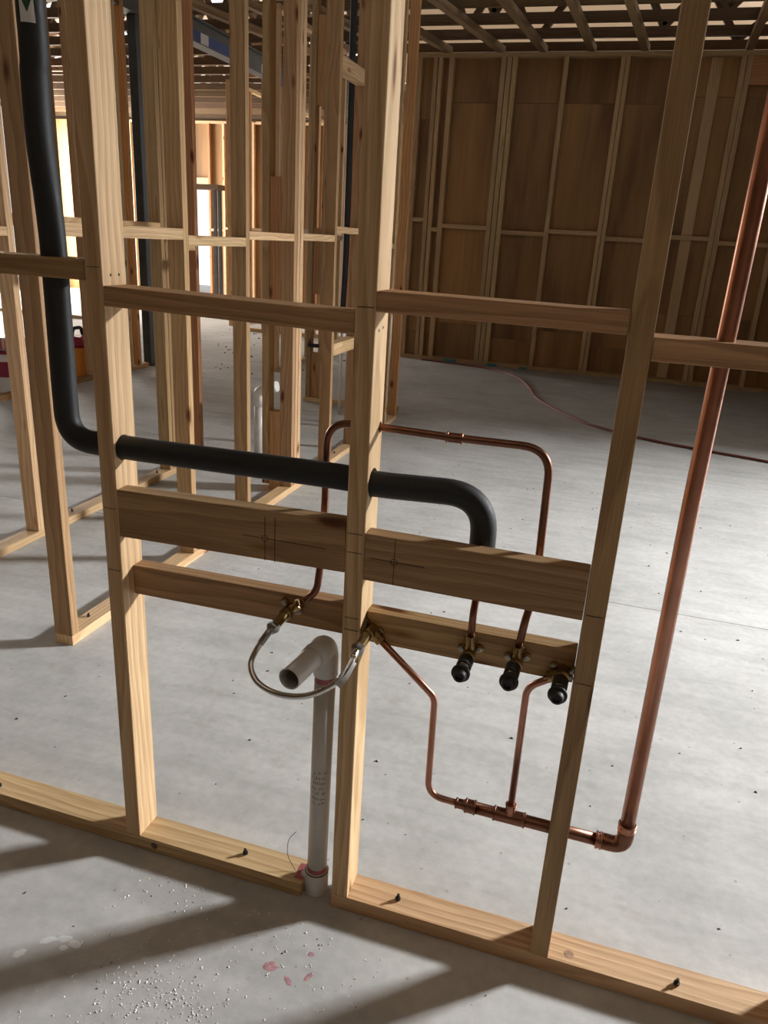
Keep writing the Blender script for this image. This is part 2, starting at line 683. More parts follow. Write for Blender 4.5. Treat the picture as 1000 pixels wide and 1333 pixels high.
timber('loose_stud', wb, (0.72, FY + 0.055, 0.05), (0.83, FY + 0.089, TOPZ - 0.05), 'pine_far')
# plywood sheets behind the studs, each its own piece
px = [-2.42, -1.93, -1.30, -0.705, -0.108, 0.425, 1.047, 1.615, 2.175, 2.775, 5.99]
for i in range(len(px) - 1):
    s = [(0.0, 0.32 + 0.13 * (i % 2)), (0.323 + 0.13 * (i % 2), 2.66 + 0.17 * min(i, 1)), (2.664 + 0.17 * min(i, 1), TOPZ)]
    if i >= 5:
        s = [(0.0, 0.74), (0.744, 2.9), (2.904, TOPZ)]
    for z0, z1 in s:
        box('plywood_sheet', wb, (px[i] + 0.002, FY + 0.09, z0), (px[i + 1] - 0.002, FY + 0.105, z1), 'plywood')

box('backing_board', wb, (-2.42, FY + 0.106, 0), (5.99, FY + 0.118, TOPZ), 'roof_timber')  # added so the sky does not show through the sheet seams

# right wall with the door opening that lights the room (outside the frame)
XW = 6.0
wr = thing('wall_right', 'dark right wall with a door opening', None, (XW, 0, 0), kind='structure')
WY0, WY1, WZ1 = 4.35, 5.54, 3.40
box('wall_panel', wr, (XW, -2.6, 0), (XW + 0.1, WY0, 3.5), 'unseen_wall')
box('wall_panel', wr, (XW, WY1, 0), (XW + 0.1, 8.2, 3.5), 'unseen_wall')
box('wall_panel', wr, (XW, WY0, WZ1), (XW + 0.1, WY1, 3.5), 'unseen_wall')
wi = thing('door_1', 'open doorway in the right wall', None, (XW, WY0, 0), kind='structure')
box('door_jamb', wi, (XW - 0.01, WY0, 0), (XW + 0.11, WY0 + 0.02, WZ1), 'pine', 0.002)
box('door_jamb', wi, (XW - 0.01, WY1 - 0.02, 0), (XW + 0.11, WY1, WZ1), 'pine', 0.002)
box('door_head', wi, (XW - 0.01, WY0 + 0.02, WZ1 - 0.02), (XW + 0.11, WY1 - 0.02, WZ1), 'pine', 0.002)
# unseen partition, added to shade the back of the room
wp = thing('wall_light_block', 'dark panel added out of view to shade the back floor', None, (3, 5.6, 0), kind='structure')
box('wall_panel', wp, (1.85, 5.56, 0), (XW - 0.01, 5.64, 3.3), 'unseen_wall')
# unseen walls added behind the viewer and at the left to cut fill light
wq = thing('wall_front_block', 'dark wall added behind the viewer to limit fill light', None, (0, -2.6, 0), kind='structure')
box('wall_panel', wq, (-2.4, -2.7, 0), (XW + 0.1, -2.6, 3.9), 'unseen_wall')
box('wall_panel', wq, (-9.5, -2.7, 0), (-4.7, -2.6, 3.9), 'unseen_wall')
box('wall_panel', wq, (-4.7, -2.7, 2.4), (-2.4, -2.6, 3.9), 'unseen_wall')  # gap under this panel admits added light onto the left studs
wz = thing('wall_side_block', 'dark wall added left of the viewer to block fill light', None, (-1.8, -1.3, 0), kind='structure')  # unseen wall added to keep left daylight off the front frame
box('wall_panel', wz, (-1.86, -2.59, 0), (-1.78, 0.0, 3.3), 'unseen_wall')
wl = thing('wall_left_block', 'dark wall added on the far left to limit fill light', None, (-9.5, 0, 0), kind='structure')  # unseen wall added to limit sky fill from the left
box('wall_panel', wl, (-9.6, -2.6, 0), (-9.5, 7.0, 3.9), 'unseen_wall')

# ceiling: battens under roof trusses, with a pale membrane above
ceil = thing('ceiling', 'open ceiling of timber battens under dark roof trusses and pale roof membrane', None, (0, 7, 3.3), kind='structure')
bat = [(-4.05, -3.72), (-3.50, -3.18), (-2.95, -2.65), (-2.35, -2.05), (-1.722, -1.462), (-1.136, -0.991), (-0.569, -0.479), (-0.11, 0.04), (0.44, 0.54), (0.986, 1.04),
       (1.5, 1.55), (2.05, 2.1)]
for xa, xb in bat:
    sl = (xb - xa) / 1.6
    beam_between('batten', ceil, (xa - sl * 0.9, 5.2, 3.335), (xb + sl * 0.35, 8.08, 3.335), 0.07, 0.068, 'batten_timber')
RIDGE = (-4.0, 5.9)


def roof_z(x):
    return RIDGE[1] - abs(x - RIDGE[0]) * 0.235


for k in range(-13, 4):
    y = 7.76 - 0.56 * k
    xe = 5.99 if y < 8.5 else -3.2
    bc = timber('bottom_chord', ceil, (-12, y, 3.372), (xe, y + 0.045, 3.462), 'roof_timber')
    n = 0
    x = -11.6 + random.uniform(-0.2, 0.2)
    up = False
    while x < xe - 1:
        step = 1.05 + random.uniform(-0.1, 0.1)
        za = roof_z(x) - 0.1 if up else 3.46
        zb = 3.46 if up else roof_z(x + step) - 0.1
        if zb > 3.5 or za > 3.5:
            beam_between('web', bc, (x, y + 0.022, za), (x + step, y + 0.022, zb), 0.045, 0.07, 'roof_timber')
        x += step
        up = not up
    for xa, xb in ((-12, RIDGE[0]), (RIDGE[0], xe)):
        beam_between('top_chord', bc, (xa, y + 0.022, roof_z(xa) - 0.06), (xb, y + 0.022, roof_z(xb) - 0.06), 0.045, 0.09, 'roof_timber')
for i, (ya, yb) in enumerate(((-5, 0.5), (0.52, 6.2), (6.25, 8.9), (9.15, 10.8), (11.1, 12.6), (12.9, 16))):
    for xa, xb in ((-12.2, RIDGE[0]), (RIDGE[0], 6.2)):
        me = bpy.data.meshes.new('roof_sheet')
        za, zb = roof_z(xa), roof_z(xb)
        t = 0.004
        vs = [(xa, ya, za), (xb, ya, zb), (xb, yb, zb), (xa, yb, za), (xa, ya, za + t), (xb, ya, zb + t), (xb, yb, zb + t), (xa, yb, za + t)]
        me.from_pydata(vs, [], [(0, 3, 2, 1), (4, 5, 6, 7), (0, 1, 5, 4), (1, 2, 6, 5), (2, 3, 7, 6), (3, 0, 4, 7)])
        link('roof_sheet', me, 'roof_fill' if i == 0 else 'roof_light_block' if i < 3 else 'roof_membrane', ceil)  # front bay lets in added fill, next two block ambient

box('gable_sheet', ceil, (-3.1, 9.6, 3.30), (6.2, 9.604, 4.9), 'roof_membrane')

# ------------------------------------------------------------------ the foreground stud frame
D, T = 0.07, 0.0353
X1, X2, X3, X4 = -0.637, -0.1305, 0.2927, 0.755
X0 = -1.14
H = 3.30
wf = thing('wall_frame', 'foreground timber stud frame threaded with copper and black insulated pipes', 'wall frame', (0, 0, 0))
st = {}
for k, xr, m in ((0, X0, 'pine'), (1, X1, 'pine'), (2, X2, 'pine'), (3, X3, 'pine_brown'), (4, X4, 'pine')):
    st[k] = timber('stud', wf, (xr - T, 0, T), (xr, D, H - T), m)
timber('bottom_plate', wf, (-1.75, 0, 0), (-0.237, D, T), 'pine')
timber('bottom_plate', wf, (X2 - T - 0.001, 0, 0), (1.9, D, T), 'pine')
timber('top_plate', wf, (-1.75, 0, H - T), (1.9, D, H), 'pine')


def nog(xa, xb, z0, z1, y0=0.0, y1=D, rise=0.0, mat='pine_brown', name='nogging'):
    z0 += rise / 2
    z1 += rise / 2
    return timber(name, wf, (xa, y0, z0), (xb, y1, z1), mat, tilt=math.atan2(rise, xb - xa))


n0 = nog(X0 + 0.0005, X1 - T - 0.0015, 1.2610, 1.2965, mat='pine_brown')
nog(X1 + 0.0005, X2 - T - 0.001, 1.2195, 1.2545, rise=-0.009)
nog(X2 + 0.0005, X3 - T - 0.002, 1.2490, 1.2815, rise=-0.003)
n3 = nog(X3 + 0.0005, X4 - T - 0.001, 1.2120, 1.2465)
nog(X4 + 0.0005, 1.9, 1.25, 1.285)
w1 = nog(X1 + 0.0005, X2 - T - 0.001, 0.7785, 0.8760, 0.0, 0.035, 0.0095, name='backing_board')
w2 = nog(X2 + 0.0005, X3 - T - 0.001, 0.7805, 0.8700, 0.0, 0.035, -0.002, name='backing_board')
l1 = nog(X1 + 0.0005, X2 - T - 0.001, 0.6385, 0.7020, 0.036, D, 0.004, name='tap_board')
l2 = nog(X2 + 0.0005, X3 - T - 0.001, 0.6375, 0.7010, 0.036, D, 0.0, name='tap_board')

# anchor bolts in the plate
BOLTS = [(-1.05, 0.022), (-0.386, 0.036), (-0.027, 0.032), (0.536, 0.027)]


def bolt(parent, x, y, z):
    o = lathe('anchor_bolt', parent, (x, y, z - 0.004), (random.uniform(-.12, .12), random.uniform(-.1, .1), 1),
              [(0, 0), (0.0030, 0), (0.0030, 0.006), (0.0058, 0.006), (0.0058, 0.011), (0.0032, 0.0112), (0.0030, 0.019), (0, 0.0192)], 'bolt_steel', 10)
    return o


for x, y in BOLTS:
    bolt(wf, x, y, T)

# nail heads in the stud sides
for x, y, z in ((X1, 0.024, 1.272), (X1, 0.048, 1.272), (X2, 0.022, 1.218), (X2, 0.044, 1.221)):
    lathe('nail_hole', wf, (x - 0.001, y, z), (1, 0, 0), [(0, 0), (0.0028, 0), (0.0028, 0.0012), (0, 0.0013)], 'pencil', 10)


# pencil set-out marks
def mark(parent, x0, x1, z0, z1):
    box('pencil_mark', parent, (x0, -0.0006, z0), (x1, 0.0002, z1), 'pencil')


for cx, cz, bd in ((-0.323, 0.828, w1), (-0.074, 0.825, w2)):
    mark(bd, cx - 0.0005, cx + 0.0005, cz - 0.044, cz + 0.043)
    mark(bd, cx - 0.045, cx + 0.12 * (1 if bd is w1 else 0.45), cz - 0.0005, cz + 0.0005)
    v, f, ns = sweep([Vector((0.006 * math.cos(a), -0.0003, 0.006 * math.sin(a))) for a in [i * math.pi / 12 for i in range(25)]], 0.0005, 6)
    me = bpy.data.meshes.new('pencil_mark')
    me.from_pydata([tuple(q) for q in v], [], f)
    link('pencil_mark', me, 'pencil', bd, (cx, 0, cz))
mark(w1, -0.3035, -0.3025, 0.784, 0.872)
for k, z in ((1, 0.835), (1, 0.703), (2, 0.83), (2, 0.866), (2, 0.70), (2, 0.675), (3, 0.79), (3, 0.66), (1, 1.285), (2, 1.255)):
    xr = (X0, X1, X2, X3)[k]
    mark(st[k], xr - T + 0.004, xr - 0.004, z - 0.0005, z + 0.0005)

# holes for the pipes
ZI = 0.955
drill(st[1], [((X1 - 0.08, 0.030, 0.9535), (X1 + 0.04, 0.030, 0.9535), 0.0248)])
drill(st[2], [((X2 - 0.08, 0.0315, 0.955), (X2 + 0.04, 0.0315, 0.955), 0.0262), ((X2 - 0.08, 0.0585, 1.049), (X2 + 0.04, 0.0585, 1.049), 0.0100)])
drill(st[3], [((X3 - 0.08, 0.035, 0.319), (X3 + 0.04, 0.035, 0.319), 0.0145)])
drill(n0, [((-0.759, 0.030, 1.2), (-0.759, 0.030, 1.35), 0.0245)])
drill(n3, [((0.391, 0.035, 1.15), (0.391, 0.035, 1.30), 0.0150)])

# ------------------------------------------------------------------ black insulated pipe
ip = thing('insulated_pipe', 'black foam insulated pipe running down and across through the front studs', 'pipe', (-0.76, 0.03, 0.95))
RI = 0.0232
pts = [(-0.766, 0.03, 2.6), (-0.763, 0.03, 1.72), (-0.767, 0.03, 1.585), (-0.768, 0.03, 1.49), (-0.762, 0.03, 1.392), (-0.759, 0.03, 1.315), (-0.760, 0.03, 1.206),
       (-0.762, 0.03, 1.07)]
pts = catmull(pts, 5)[:-1] + fillet([(-0.762, 0.03, 1.07), (-0.762, 0.03, 0.954), (-0.60, 0.03, 0.9535)], [0, 0.075, 0], 12) + \
    catmull([(-0.50, 0.03, 0.9545), (-0.408, 0.03, 0.9555), (-0.19, 0.0312, 0.957), (-0.131, 0.0325, 0.953)], 5)
pts += fillet([(-0.10, 0.036, 0.9525), (0.068, 0.0605, 0.952), (0.069, 0.0605, 0.80)], [0, 0.085, 0], 12)
tube('foam_insulation', ip, pts, RI, 'black_foam', 20)
tl = fillet([(0.069, 0.060, 0.81), (0.071, 0.045, 0.775), (0.071, 0.024, 0.745), (0.071, 0.024, 0.690)], [0, 0.03, 0.03, 0], 5)
tube('copper_tail', ip, tl, 0.0068, 'copper_dark', 14)


def wall_elbow(parent, x, z, sock, lugdir=(1, 0, 0.18), y=0.022, body_len=0.030, socklen=0.024):
    """brass lugged elbow: socket towards sock, outlet along -y, two screwed lugs against the board"""
    P = Vector((x, y, z))
    s = Vector(sock).normalized()
    b = lathe('brass_elbow', parent, P + Vector((0, 0.012, 0)), (0, -1, 0),
              [(0, 0), (0.0105, 0), (0.0112, 0.002), (0.0112, 0.010), (0.0112, 0.02), (0.0125, 0.022), (0.0125, body_len), (0.0112, body_len + 0.001), (0, body_len + 0.001)], 'brass', 16)
    lathe('socket', b, P + s * 0.004, s, [(0, 0), (0.0092, 0), (0.0092, socklen - 0.007), (0.0108, socklen - 0.0068), (0.0108, socklen), (0.0082, socklen + 0.0005), (0, socklen + 0.0005)], 'brass', 16)
    ld = Vector(lugdir).normalized()
    for sgn in (-1, 1):
        c = P + ld * 0.0165 * sgn + Vector((0, 0.0085, 0.004))
        lathe('lug', b, c, (0, -1, 0), [(0, -0.004), (0.0075, -0.004), (0.0075, 0.0005), (0.0068, 0.001), (0, 0.001)], 'brass', 16)
        q = lathe('screw', b, c + Vector((0, -0.001, 0)), (0, -1, 0), [(0, 0), (0.0052, 0), (0.0048, 0.0018), (0.0026, 0.0022), (0.0022, 0.0012), (0, 0.0012)], 'steel_nut', 14)
    return b


wall_elbow(ip, 0.0715, 0.664, (0, 0.05, 1), y=0.0225, socklen=0.030)
# label with the flow arrow, wrapped on the foam
AC = math.atan2(-1.1873 - 0.03, 0.2443 + 0.763) - 0.20


def wrap_patch(name, parent, poly_rows, rad, mat, cx, cy):
    """poly_rows: list of (z, [angles]) rows with the same count"""
    verts, faces = [], []
    n = len(poly_rows[0][1])
    for z, ang in poly_rows:
        for a in ang:
            verts.append((math.cos(a) * rad, math.sin(a) * rad, z))
    for i in range(len(poly_rows) - 1):
        for k in range(n - 1):
            faces.append((i * n + k, i * n + k + 1, (i + 1) * n + k + 1, (i + 1) * n + k))
    me = bpy.data.meshes.new(name)
    me.from_pydata(verts, [], faces)
    smooth(me)
    return link(name, me, mat, parent, (cx, cy, 0))


aa = [AC - 0.50 + 1.0 * i / 10 for i in range(11)]
wrap_patch('label', ip, [(1.660 + 0.012 * j, aa) for j in range(9)], RI + 0.0010, 'white_label', -0.7645, 0.03)
ch = [(AC - 0.34 + 0.68 * i / 10) for i in range(11)]
rows = []
for off in (0.0, 0.016):
    rows.append([1.674 + off + 0.020 * abs(i - 5) / 5 for i in range(11)])
vs, fs = [], []
for r in rows:
    for a, z in zip(ch, r):
        vs.append((math.cos(a) * (RI + 0.0016), math.sin(a) * (RI + 0.0016), z))
for i in range(10):
    fs.append((i, i + 1, 11 + i + 1, 11 + i))
me = bpy.data.meshes.new('arrow')
me.from_pydata(vs, [], fs)
link('arrow', me, 'green_ink', ip, (-0.7645, 0.03, 0))

# ------------------------------------------------------------------ looped copper pipe between the two tap points
cp = thing('copper_pipe', 'thin copper pipe looping over through the middle stud behind the black pipe', 'pipe', (-0.23, 0.058, 0.7))
RC = 0.0070
path = fillet([(-0.250, 0.024, 0.7055), (-0.229, 0.028, 0.727), (-0.2285, 0.050, 0.80), (-0.230, 0.0605, 0.90), (-0.229, 0.0605, 1.047), (-0.13, 0.0585, 1.049), (-0.005, 0.0575, 1.047), (0.166, 0.0575, 1.049),
               (0.1695, 0.0575, 0.86), (0.171, 0.050, 0.80), (0.162, 0.0255, 0.745), (0.1565, 0.0235, 0.69)],
              [0, 0.035, 0.05, 0.05, 0.045, 0, 0, 0.05, 0.05, 0.04, 0.04, 0], 9)
tube('copper_tube', cp, path, RC, 'copper_dark', 14)


def collar(parent, p, d, r, L, mat='copper', name='coupling', bands=True):
    prof = [(0, 0), (r, 0), (r + 0.0012, 0.0008), (r + 0.0012, 0.0035), (r, 0.0045), (r, L - 0.0045), (r + 0.0012, L - 0.0035), (r + 0.0012, L - 0.0008), (r, L), (0, L)]
    return lathe(name, parent, Vector(p) - Vector(d).normalized() * L / 2, d, prof, mat, 16)


collar(cp, (0.0035, 0.0575, 1.047), (1, 0, 0), RC + 0.0018, 0.030, 'copper_dark')
wall_elbow(cp, 0.1565, 0.666, (0.03, 0.05, 1), y=0.0225, socklen=0.026)


def hose_valve(parent, x, z, sock):
    """lugged elbow with a long brass outlet for the hose"""
    b = wall_elbow(parent, x, z, sock, lugdir=(0.85, 0, -0.45), body_len=0.034)
    lathe('outlet', b, (x, 0.0, z), (0, -1, 0), [(0, -0.004), (0.0098, -0.004), (0.0098, 0.052), (0.0086, 0.053), (0, 0.053)], 'brass', 8)
    return b


hose_valve(cp, -0.2815, 0.678, (0.7, 0.0, 0.62))

# ------------------------------------------------------------------ riser with manifold
rp = thing('copper_riser', 'thick copper riser with a tee manifold low beside the right stud', 'pipe', (0.395, 0.035, 0.32))
RB = 0.0134
ZM = 0.3185
tube('riser_tube', rp, [(0.404, 0.035, 2.6), (0.394, 0.035, 1.3), (0.391, 0.035, 1.0), (0.3935, 0.035, 0.36)], RB, 'copper', 22)
el = fillet([(0.3935, 0.035, 0.372), (0.394, 0.035, 0.3185), (0.345, 0.035, 0.3185)], [0, 0.03, 0], 10)
tube('elbow', rp, el, RB + 0.0018, 'copper_dark', 20)
collar(rp, (0.3935, 0.035, 0.363), (0, 0, 1), RB + 0.002, 0.014, 'copper')
collar(rp, (0.349, 0.035, ZM), (1, 0, 0), RB + 0.002, 0.012, 'copper')
tube('manifold_tube', rp, [(0.352, 0.035, ZM), (0.245, 0.035, ZM + 0.001), (0.10, 0.035, ZM + 0.002)], 0.0118, 'copper_dark', 20)
tee = collar(rp, (0.180, 0.035, ZM + 0.0015), (1, 0, 0), 0.0138, 0.062, 'copper_dark', 'tee')
collar(tee, (0.1805, 0.035, ZM + 0.020), (0, 0, 1), 0.0098, 0.024, 'copper', 'tee_branch')
collar(rp, (0.1035, 0.035, ZM + 0.002), (1, 0, 0), 0.0134, 0.022, 'copper_dark', 'reducer')
collar(rp, (0.0835, 0.035, ZM + 0.002), (1, 0, 0), 0.0098, 0.020, 'copper_dark', 'reducer')
# branch to the hose valve by the middle stud
br = fillet([(0.088, 0.035, ZM + 0.002), (0.016, 0.035, ZM + 0.004), (0.0135, 0.034, 0.548), (-0.098, 0.0235, 0.6535)], [0, 0.042, 0.035, 0], 10)
tube('branch_tube', rp, br, 0.0066, 'copper', 14)
hose_valve(rp, -0.1165, 0.670, (0.75, 0, -0.66))
# branch to the plug beside the right stud
br = fillet([(0.1805, 0.035, ZM + 0.03), (0.180, 0.034, 0.612), (0.226, 0.0245, 0.650)], [0, 0.045, 0], 10)
tube('branch_tube', rp, br, 0.0066, 'copper', 14)
e3 = wall_elbow(rp, 0.2385, 0.662, (-0.85, 0, -0.52), y=0.0225, lugdir=(1, 0, -0.05))
lathe('screw', e3, (0.253, 0.0305, 0.650), (0, -1, 0), [(0, 0), (0.0045, 0), (0.0042, 0.0018), (0.0022, 0.0022), (0.002, 0.0012), (0, 0.0012)], 'steel_nut', 14)


# ------------------------------------------------------------------ black test plugs
def plug(x, z, label, wob):
    t = thing('test_plug', label, 'pipe plug', (x, -0.005, z), 'black plugs on the tap board')
    d = Vector((wob, -1, 0.0))
    b0 = Vector((x, 0.0095, z))
    lathe('shank', t, b0, d, [(0, 0), (0.0128, 0), (0.0136, 0.002), (0.0136, 0.032), (0.0104, 0.033), (0.0104, 0.040), (0.0136, 0.041), (0.0140, 0.050), (0, 0.050)], 'black_plastic', 20)
    lathe('thread_band', t, b0 + d * 0.0335, d, [(0, 0), (0.0118, 0), (0.0118, 0.006), (0, 0.006)], 'chrome', 20)
    lathe('flange', t, b0 + d * 0.050, d, [(0, 0), (0.0152, 0), (0.0166, 0.0015), (0.0166, 0.0045), (0.0152, 0.006), (0.0112, 0.0065), (0, 0.0065)], 'black_plastic', 24)
    lathe('cap', t, b0 + d * 0.0565, d, [(0, 0), (0.0120, 0), (0.0112, 0.009), (0.0100, 0.011), (0.0066, 0.0115), (0.0060, 0.007), (0, 0.007)], 'black_plastic', 24)
    return t


plug(0.0705, 0.659, 'black plug on tap board, leftmost of three, below the black insulated pipe', -0.02)
plug(0.1540, 0.662, 'black plug on tap board, middle of three, below the looped copper pipe', -0.02)
plug(0.2370, 0.656, 'black plug on tap board, rightmost of three, beside the right stud', -0.03)

# ------------------------------------------------------------------ braided hose
hs = thing('flexible_hose', 'silver braided flexible hose looping between the two brass outlets', 'hose', (-0.2, -0.13, 0.60))
hp = catmull([(-0.2815, -0.058, 0.678), (-0.284, -0.070, 0.674), (-0.298, -0.088, 0.646), (-0.300, -0.106, 0.625), (-0.281, -0.122, 0.606), (-0.246, -0.132, 0.598),
              (-0.204, -0.136, 0.601), (-0.166, -0.130, 0.613), (-0.130, -0.113, 0.637), (-0.1185, -0.088, 0.661), (-0.1165, -0.066, 0.670), (-0.1165, -0.055, 0.670)], 8)
tube('braid', hs, hp, 0.0056, 'chrome', 12)
for bx, bz in ((-0.2815, 0.678), (-0.1165, 0.670)):
    lathe('hex_nut', hs, (bx, -0.0465, bz), (0, -1, 0), [(0, 0), (0.0118, 0), (0.0125, 0.001), (0.0125, 0.010), (0.0105, 0.012), (0.0070, 0.014), (0, 0.014)], 'steel_nut', 6)
i0, i1 = 3, 13
tube('crimp_sleeve', hs, hp[4:14], 0.0066, 'steel_nut', 12)
tube('crimp_sleeve', hs, hp[-14:-4], 0.0066, 'chrome', 12)
# paper tag wrapped on the hose
tp = hp[-26:-13]
tv, tf = [], []
for q in tp:
    tv += [(q.x - 0.001, q.y - 0.0062, q.z + 0.004), (q.x + 0.009, q.y - 0.004, q.z - 0.007), (q.x + 0.009, q.y - 0.0034, q.z - 0.007), (q.x - 0.001, q.y - 0.0056, q.z + 0.004)]
for i in range(len(tp) - 1):
    for k in range(4):
        tf.append((i * 4 + k, i * 4 + (k + 1) % 4, i * 4 + 4 + (k + 1) % 4, i * 4 + 4 + k))
tf += [(3, 2, 1, 0), tuple(len(tv) - 4 + k for k in range(4))]
me = bpy.data.meshes.new('paper_tag')
me.from_pydata(tv, [], tf)
link('paper_tag', me, 'grey_label', hs)

# ------------------------------------------------------------------ waste pipe
pv = thing('waste_pipe', 'grey plastic waste pipe standing in the plate gap with an open elbow stub', 'pipe', (-0.212, 0.035, 0))
R_P = 0.0213
tube('riser', pv, [(-0.213, 0.033, 0.02), (-0.2085, 0.035, 0.585)], R_P, 'grey_pvc', 28)
eb = fillet([(-0.208, 0.035, 0.548), (-0.2085, 0.035, 0.616), (-0.212, -0.032, 0.616)], [0, 0.034, 0], 12)
tube('elbow', pv, eb, R_P + 0.0032, 'grey_pvc', 28)
lathe('stub', pv, (-0.2085, 0.02, 0.616), (-0.115, -1, 0), [(0.0185, 0.0), (R_P, 0.0), (R_P, 0.129), (R_P - 0.0006, 0.1305), (0.0188, 0.1305), (0.0183, 0.128), (0.0183, 0.02)], 'grey_pvc', 32)
lathe('stub_lining', pv, (-0.2085, 0.02, 0.616), (-0.115, -1, 0), [(0, 0.03), (0.0181, 0.03), (0.0181, 0.126)], 'pvc_inner', 32)
lathe('base_socket', pv, (-0.213, 0.033, 0.001), (0, 0, 1), [(0, 0), (0.0258, 0), (0.0258, 0.055), (0.0248, 0.0575), (0.0215, 0.058), (0, 0.058)], 'grey_pvc', 28)
lathe('primer_band', pv, (-0.2128, 0.033, 0.0575), (0.008, 0.003, 1), [(0.0210, 0), (0.0218, 0.0004), (0.0217, 0.012), (0.0210, 0.0125)], 'primer_red', 28)
lathe('primer_ring', pv, (-0.213, 0.033, 0.0555), (0, 0, 1), [(0.0255, 0), (0.0261, 0.0004), (0.0255, 0.0026), (0.0220, 0.0030)], 'pencil', 28)
lathe('primer_band', pv, (-0.2083, 0.035, 0.5335), (0.008, 0.003, 1), [(0.0208, 0), (0.0219, 0.0004), (0.0219, 0.014), (0.0208, 0.0145)], 'primer_red', 28)
# stained end of the plate beside the socket
pc = lathe('pipe_clip', pv, (-0.2375, 0.030, 0.002), (0, 0, 1), [(0, 0), (0.010, 0), (0.010, 0.036), (0.009, 0.038), (0, 0.038)], 'grey_pvc', 16)
box('primer_stain', wf, (-0.2575, 0.012, T - 0.0004), (-0.2375, 0.055, T + 0.0008), 'primer_red')
# smudged maker's print on the riser: short faint strokes wrapped on the pipe
rnd = random.Random(11)
pm_v, pm_f = [], []
for row in range(7):
    zz = 0.245 + row * 0.0125
    a = -2.15
    while a < -0.75:
        w = rnd.uniform(0.05, 0.16)
        hgt = rnd.uniform(0.003, 0.008)
        if rnd.random() < 0.75:
            b_ = len(pm_v)
            z0 = zz + rnd.uniform(0, 0.003)
            for aa_, z_ in ((a, z0), (a + w, z0), (a + w * 0.8, z0 + hgt), (a + w * 0.1, z0 + hgt)):
                pm_v.append((math.cos(aa_) * (R_P + 0.0004), math.sin(aa_) * (R_P + 0.0004), z_))
            pm_f.append((b_, b_ + 1, b_ + 2, b_ + 3))
        a += w + rnd.uniform(0.03, 0.09)
me = bpy.data.meshes.new('print_mark')
me.from_pydata(pm_v, [], pm_f)
link('print_mark', me, 'faint_print', pv, (-0.2112, 0.0338, 0))
# knots on the front plate
lathe('knot', wf, (0.333, 0.024, T - 0.001), (0, 0, 1), [(0, 0), (0.010, 0), (0.0095, 0.0013), (0, 0.0014)], 'knot_wood', 18)
lathe('knot', wf, (-0.600, 0.0006, 0.020), (0, -1, 0), [(0, 0), (0.009, 0), (0.0085, 0.0009), (0, 0.0011)], 'knot_dark', 18)
# strand of tie wire and scraps by the pipe
tube('tie_wire', None, catmull([(-0.262, 0.030, 0.037), (-0.285, 0.040, 0.062), (-0.292, 0.060, 0.085), (-0.280, 0.075, 0.100)], 5), 0.0007, 'speck_dark', 6)
tag(bpy.data.objects['tie_wire'], 'thin dark strand of wire curling up from the bottom plate', 'wire')

# ------------------------------------------------------------------ frame running away on the left (parallel to the view)
XR = -1.372
b1 = thing('wall_frame', 'pine stud frame running away from the viewer just behind the front frame', 'wall frame', (XR, 0.7, 0))
XL = XR - 0.07


def ystud(parent, xr, y0, y1=None, z0=T, z1=H - T, mat='pine', dx=0.07):
    return timber('stud', parent, (xr - dx, y0, z0), (xr, y1 if y1 else y0 + 0.035, z1), mat)


def ynog(parent, xr, ya, yb, z0, z1, mat='pine', dx=0.07, name='nogging'):
    return timber(name, parent, (xr - dx, ya + 0.0005, z0), (xr, yb - 0.0005, z1), mat)


timber('bottom_plate', b1, (XL, 0.699, 0), (XR, 4.62, T), 'pine')
timber('top_plate', b1, (XL, 0.699, H - T), (XR, 4.62, H), 'pine')
ystud(b1, XR, 0.700, mat='pine_brown')
for y, m in ((1.489, 'pine_brown'), (2.000, 'pine_brown'), (2.524, 'pine_brown'), (2.565, 'pine'), (2.606, 'pine'), (3.095, 'pine_brown'), (3.56, 'pine_brown'), (4.16, 'pine_red'), (4.585, 'pine_red')):
    ystud(b1, XR, y, mat=m)
ystud(b1, XR - 0.0, 4.29, 4.325, mat='pine')
# junction studs and blocks
timber('stud', b1, (-1.548, 2.524, T), (-1.510, 2.594, H - T), 'pine_brown')
for za, zb in ((0.0, 0.45), (1.02, 1.62)):
    timber('block', b1, (-1.509, 2.53, za + 0.001), (-1.4425, 2.59, zb), 'pine_red')
timber('bottom_block', b1, (-1.56, 2.50, 0), (-1.4425, 2.66, 0.0008), 'pine')
ynog(b1, XR, 0.735, 1.489, 1.315, 1.355)
ynog(b1, XR, 1.524, 2.000, 1.295, 1.332)
ynog(b1, XR, 2.035, 2.524, 1.325, 1.36)
ynog(b1, XR, 2.641, 3.095, 1.33, 1.365)
ynog(b1, XR, 3.13, 3.56, 1.378, 1.413)
ynog(b1, XR, 3.13, 3.56, 0.685, 0.755)
ynog(b1, XR, 3.13, 3.56, 2.195, 2.268)
ynog(b1, XR, 3.595, 4.16, 1.33, 1.365)
ynog(b1, XR, 4.195, 4.29, 1.30, 1.335)
for x, y in ((-1.413, 0.838), (-1.40, 1.75), (-1.41, 3.3), (-1.40, 3.9)):
    bolt(b1, x, y, T)

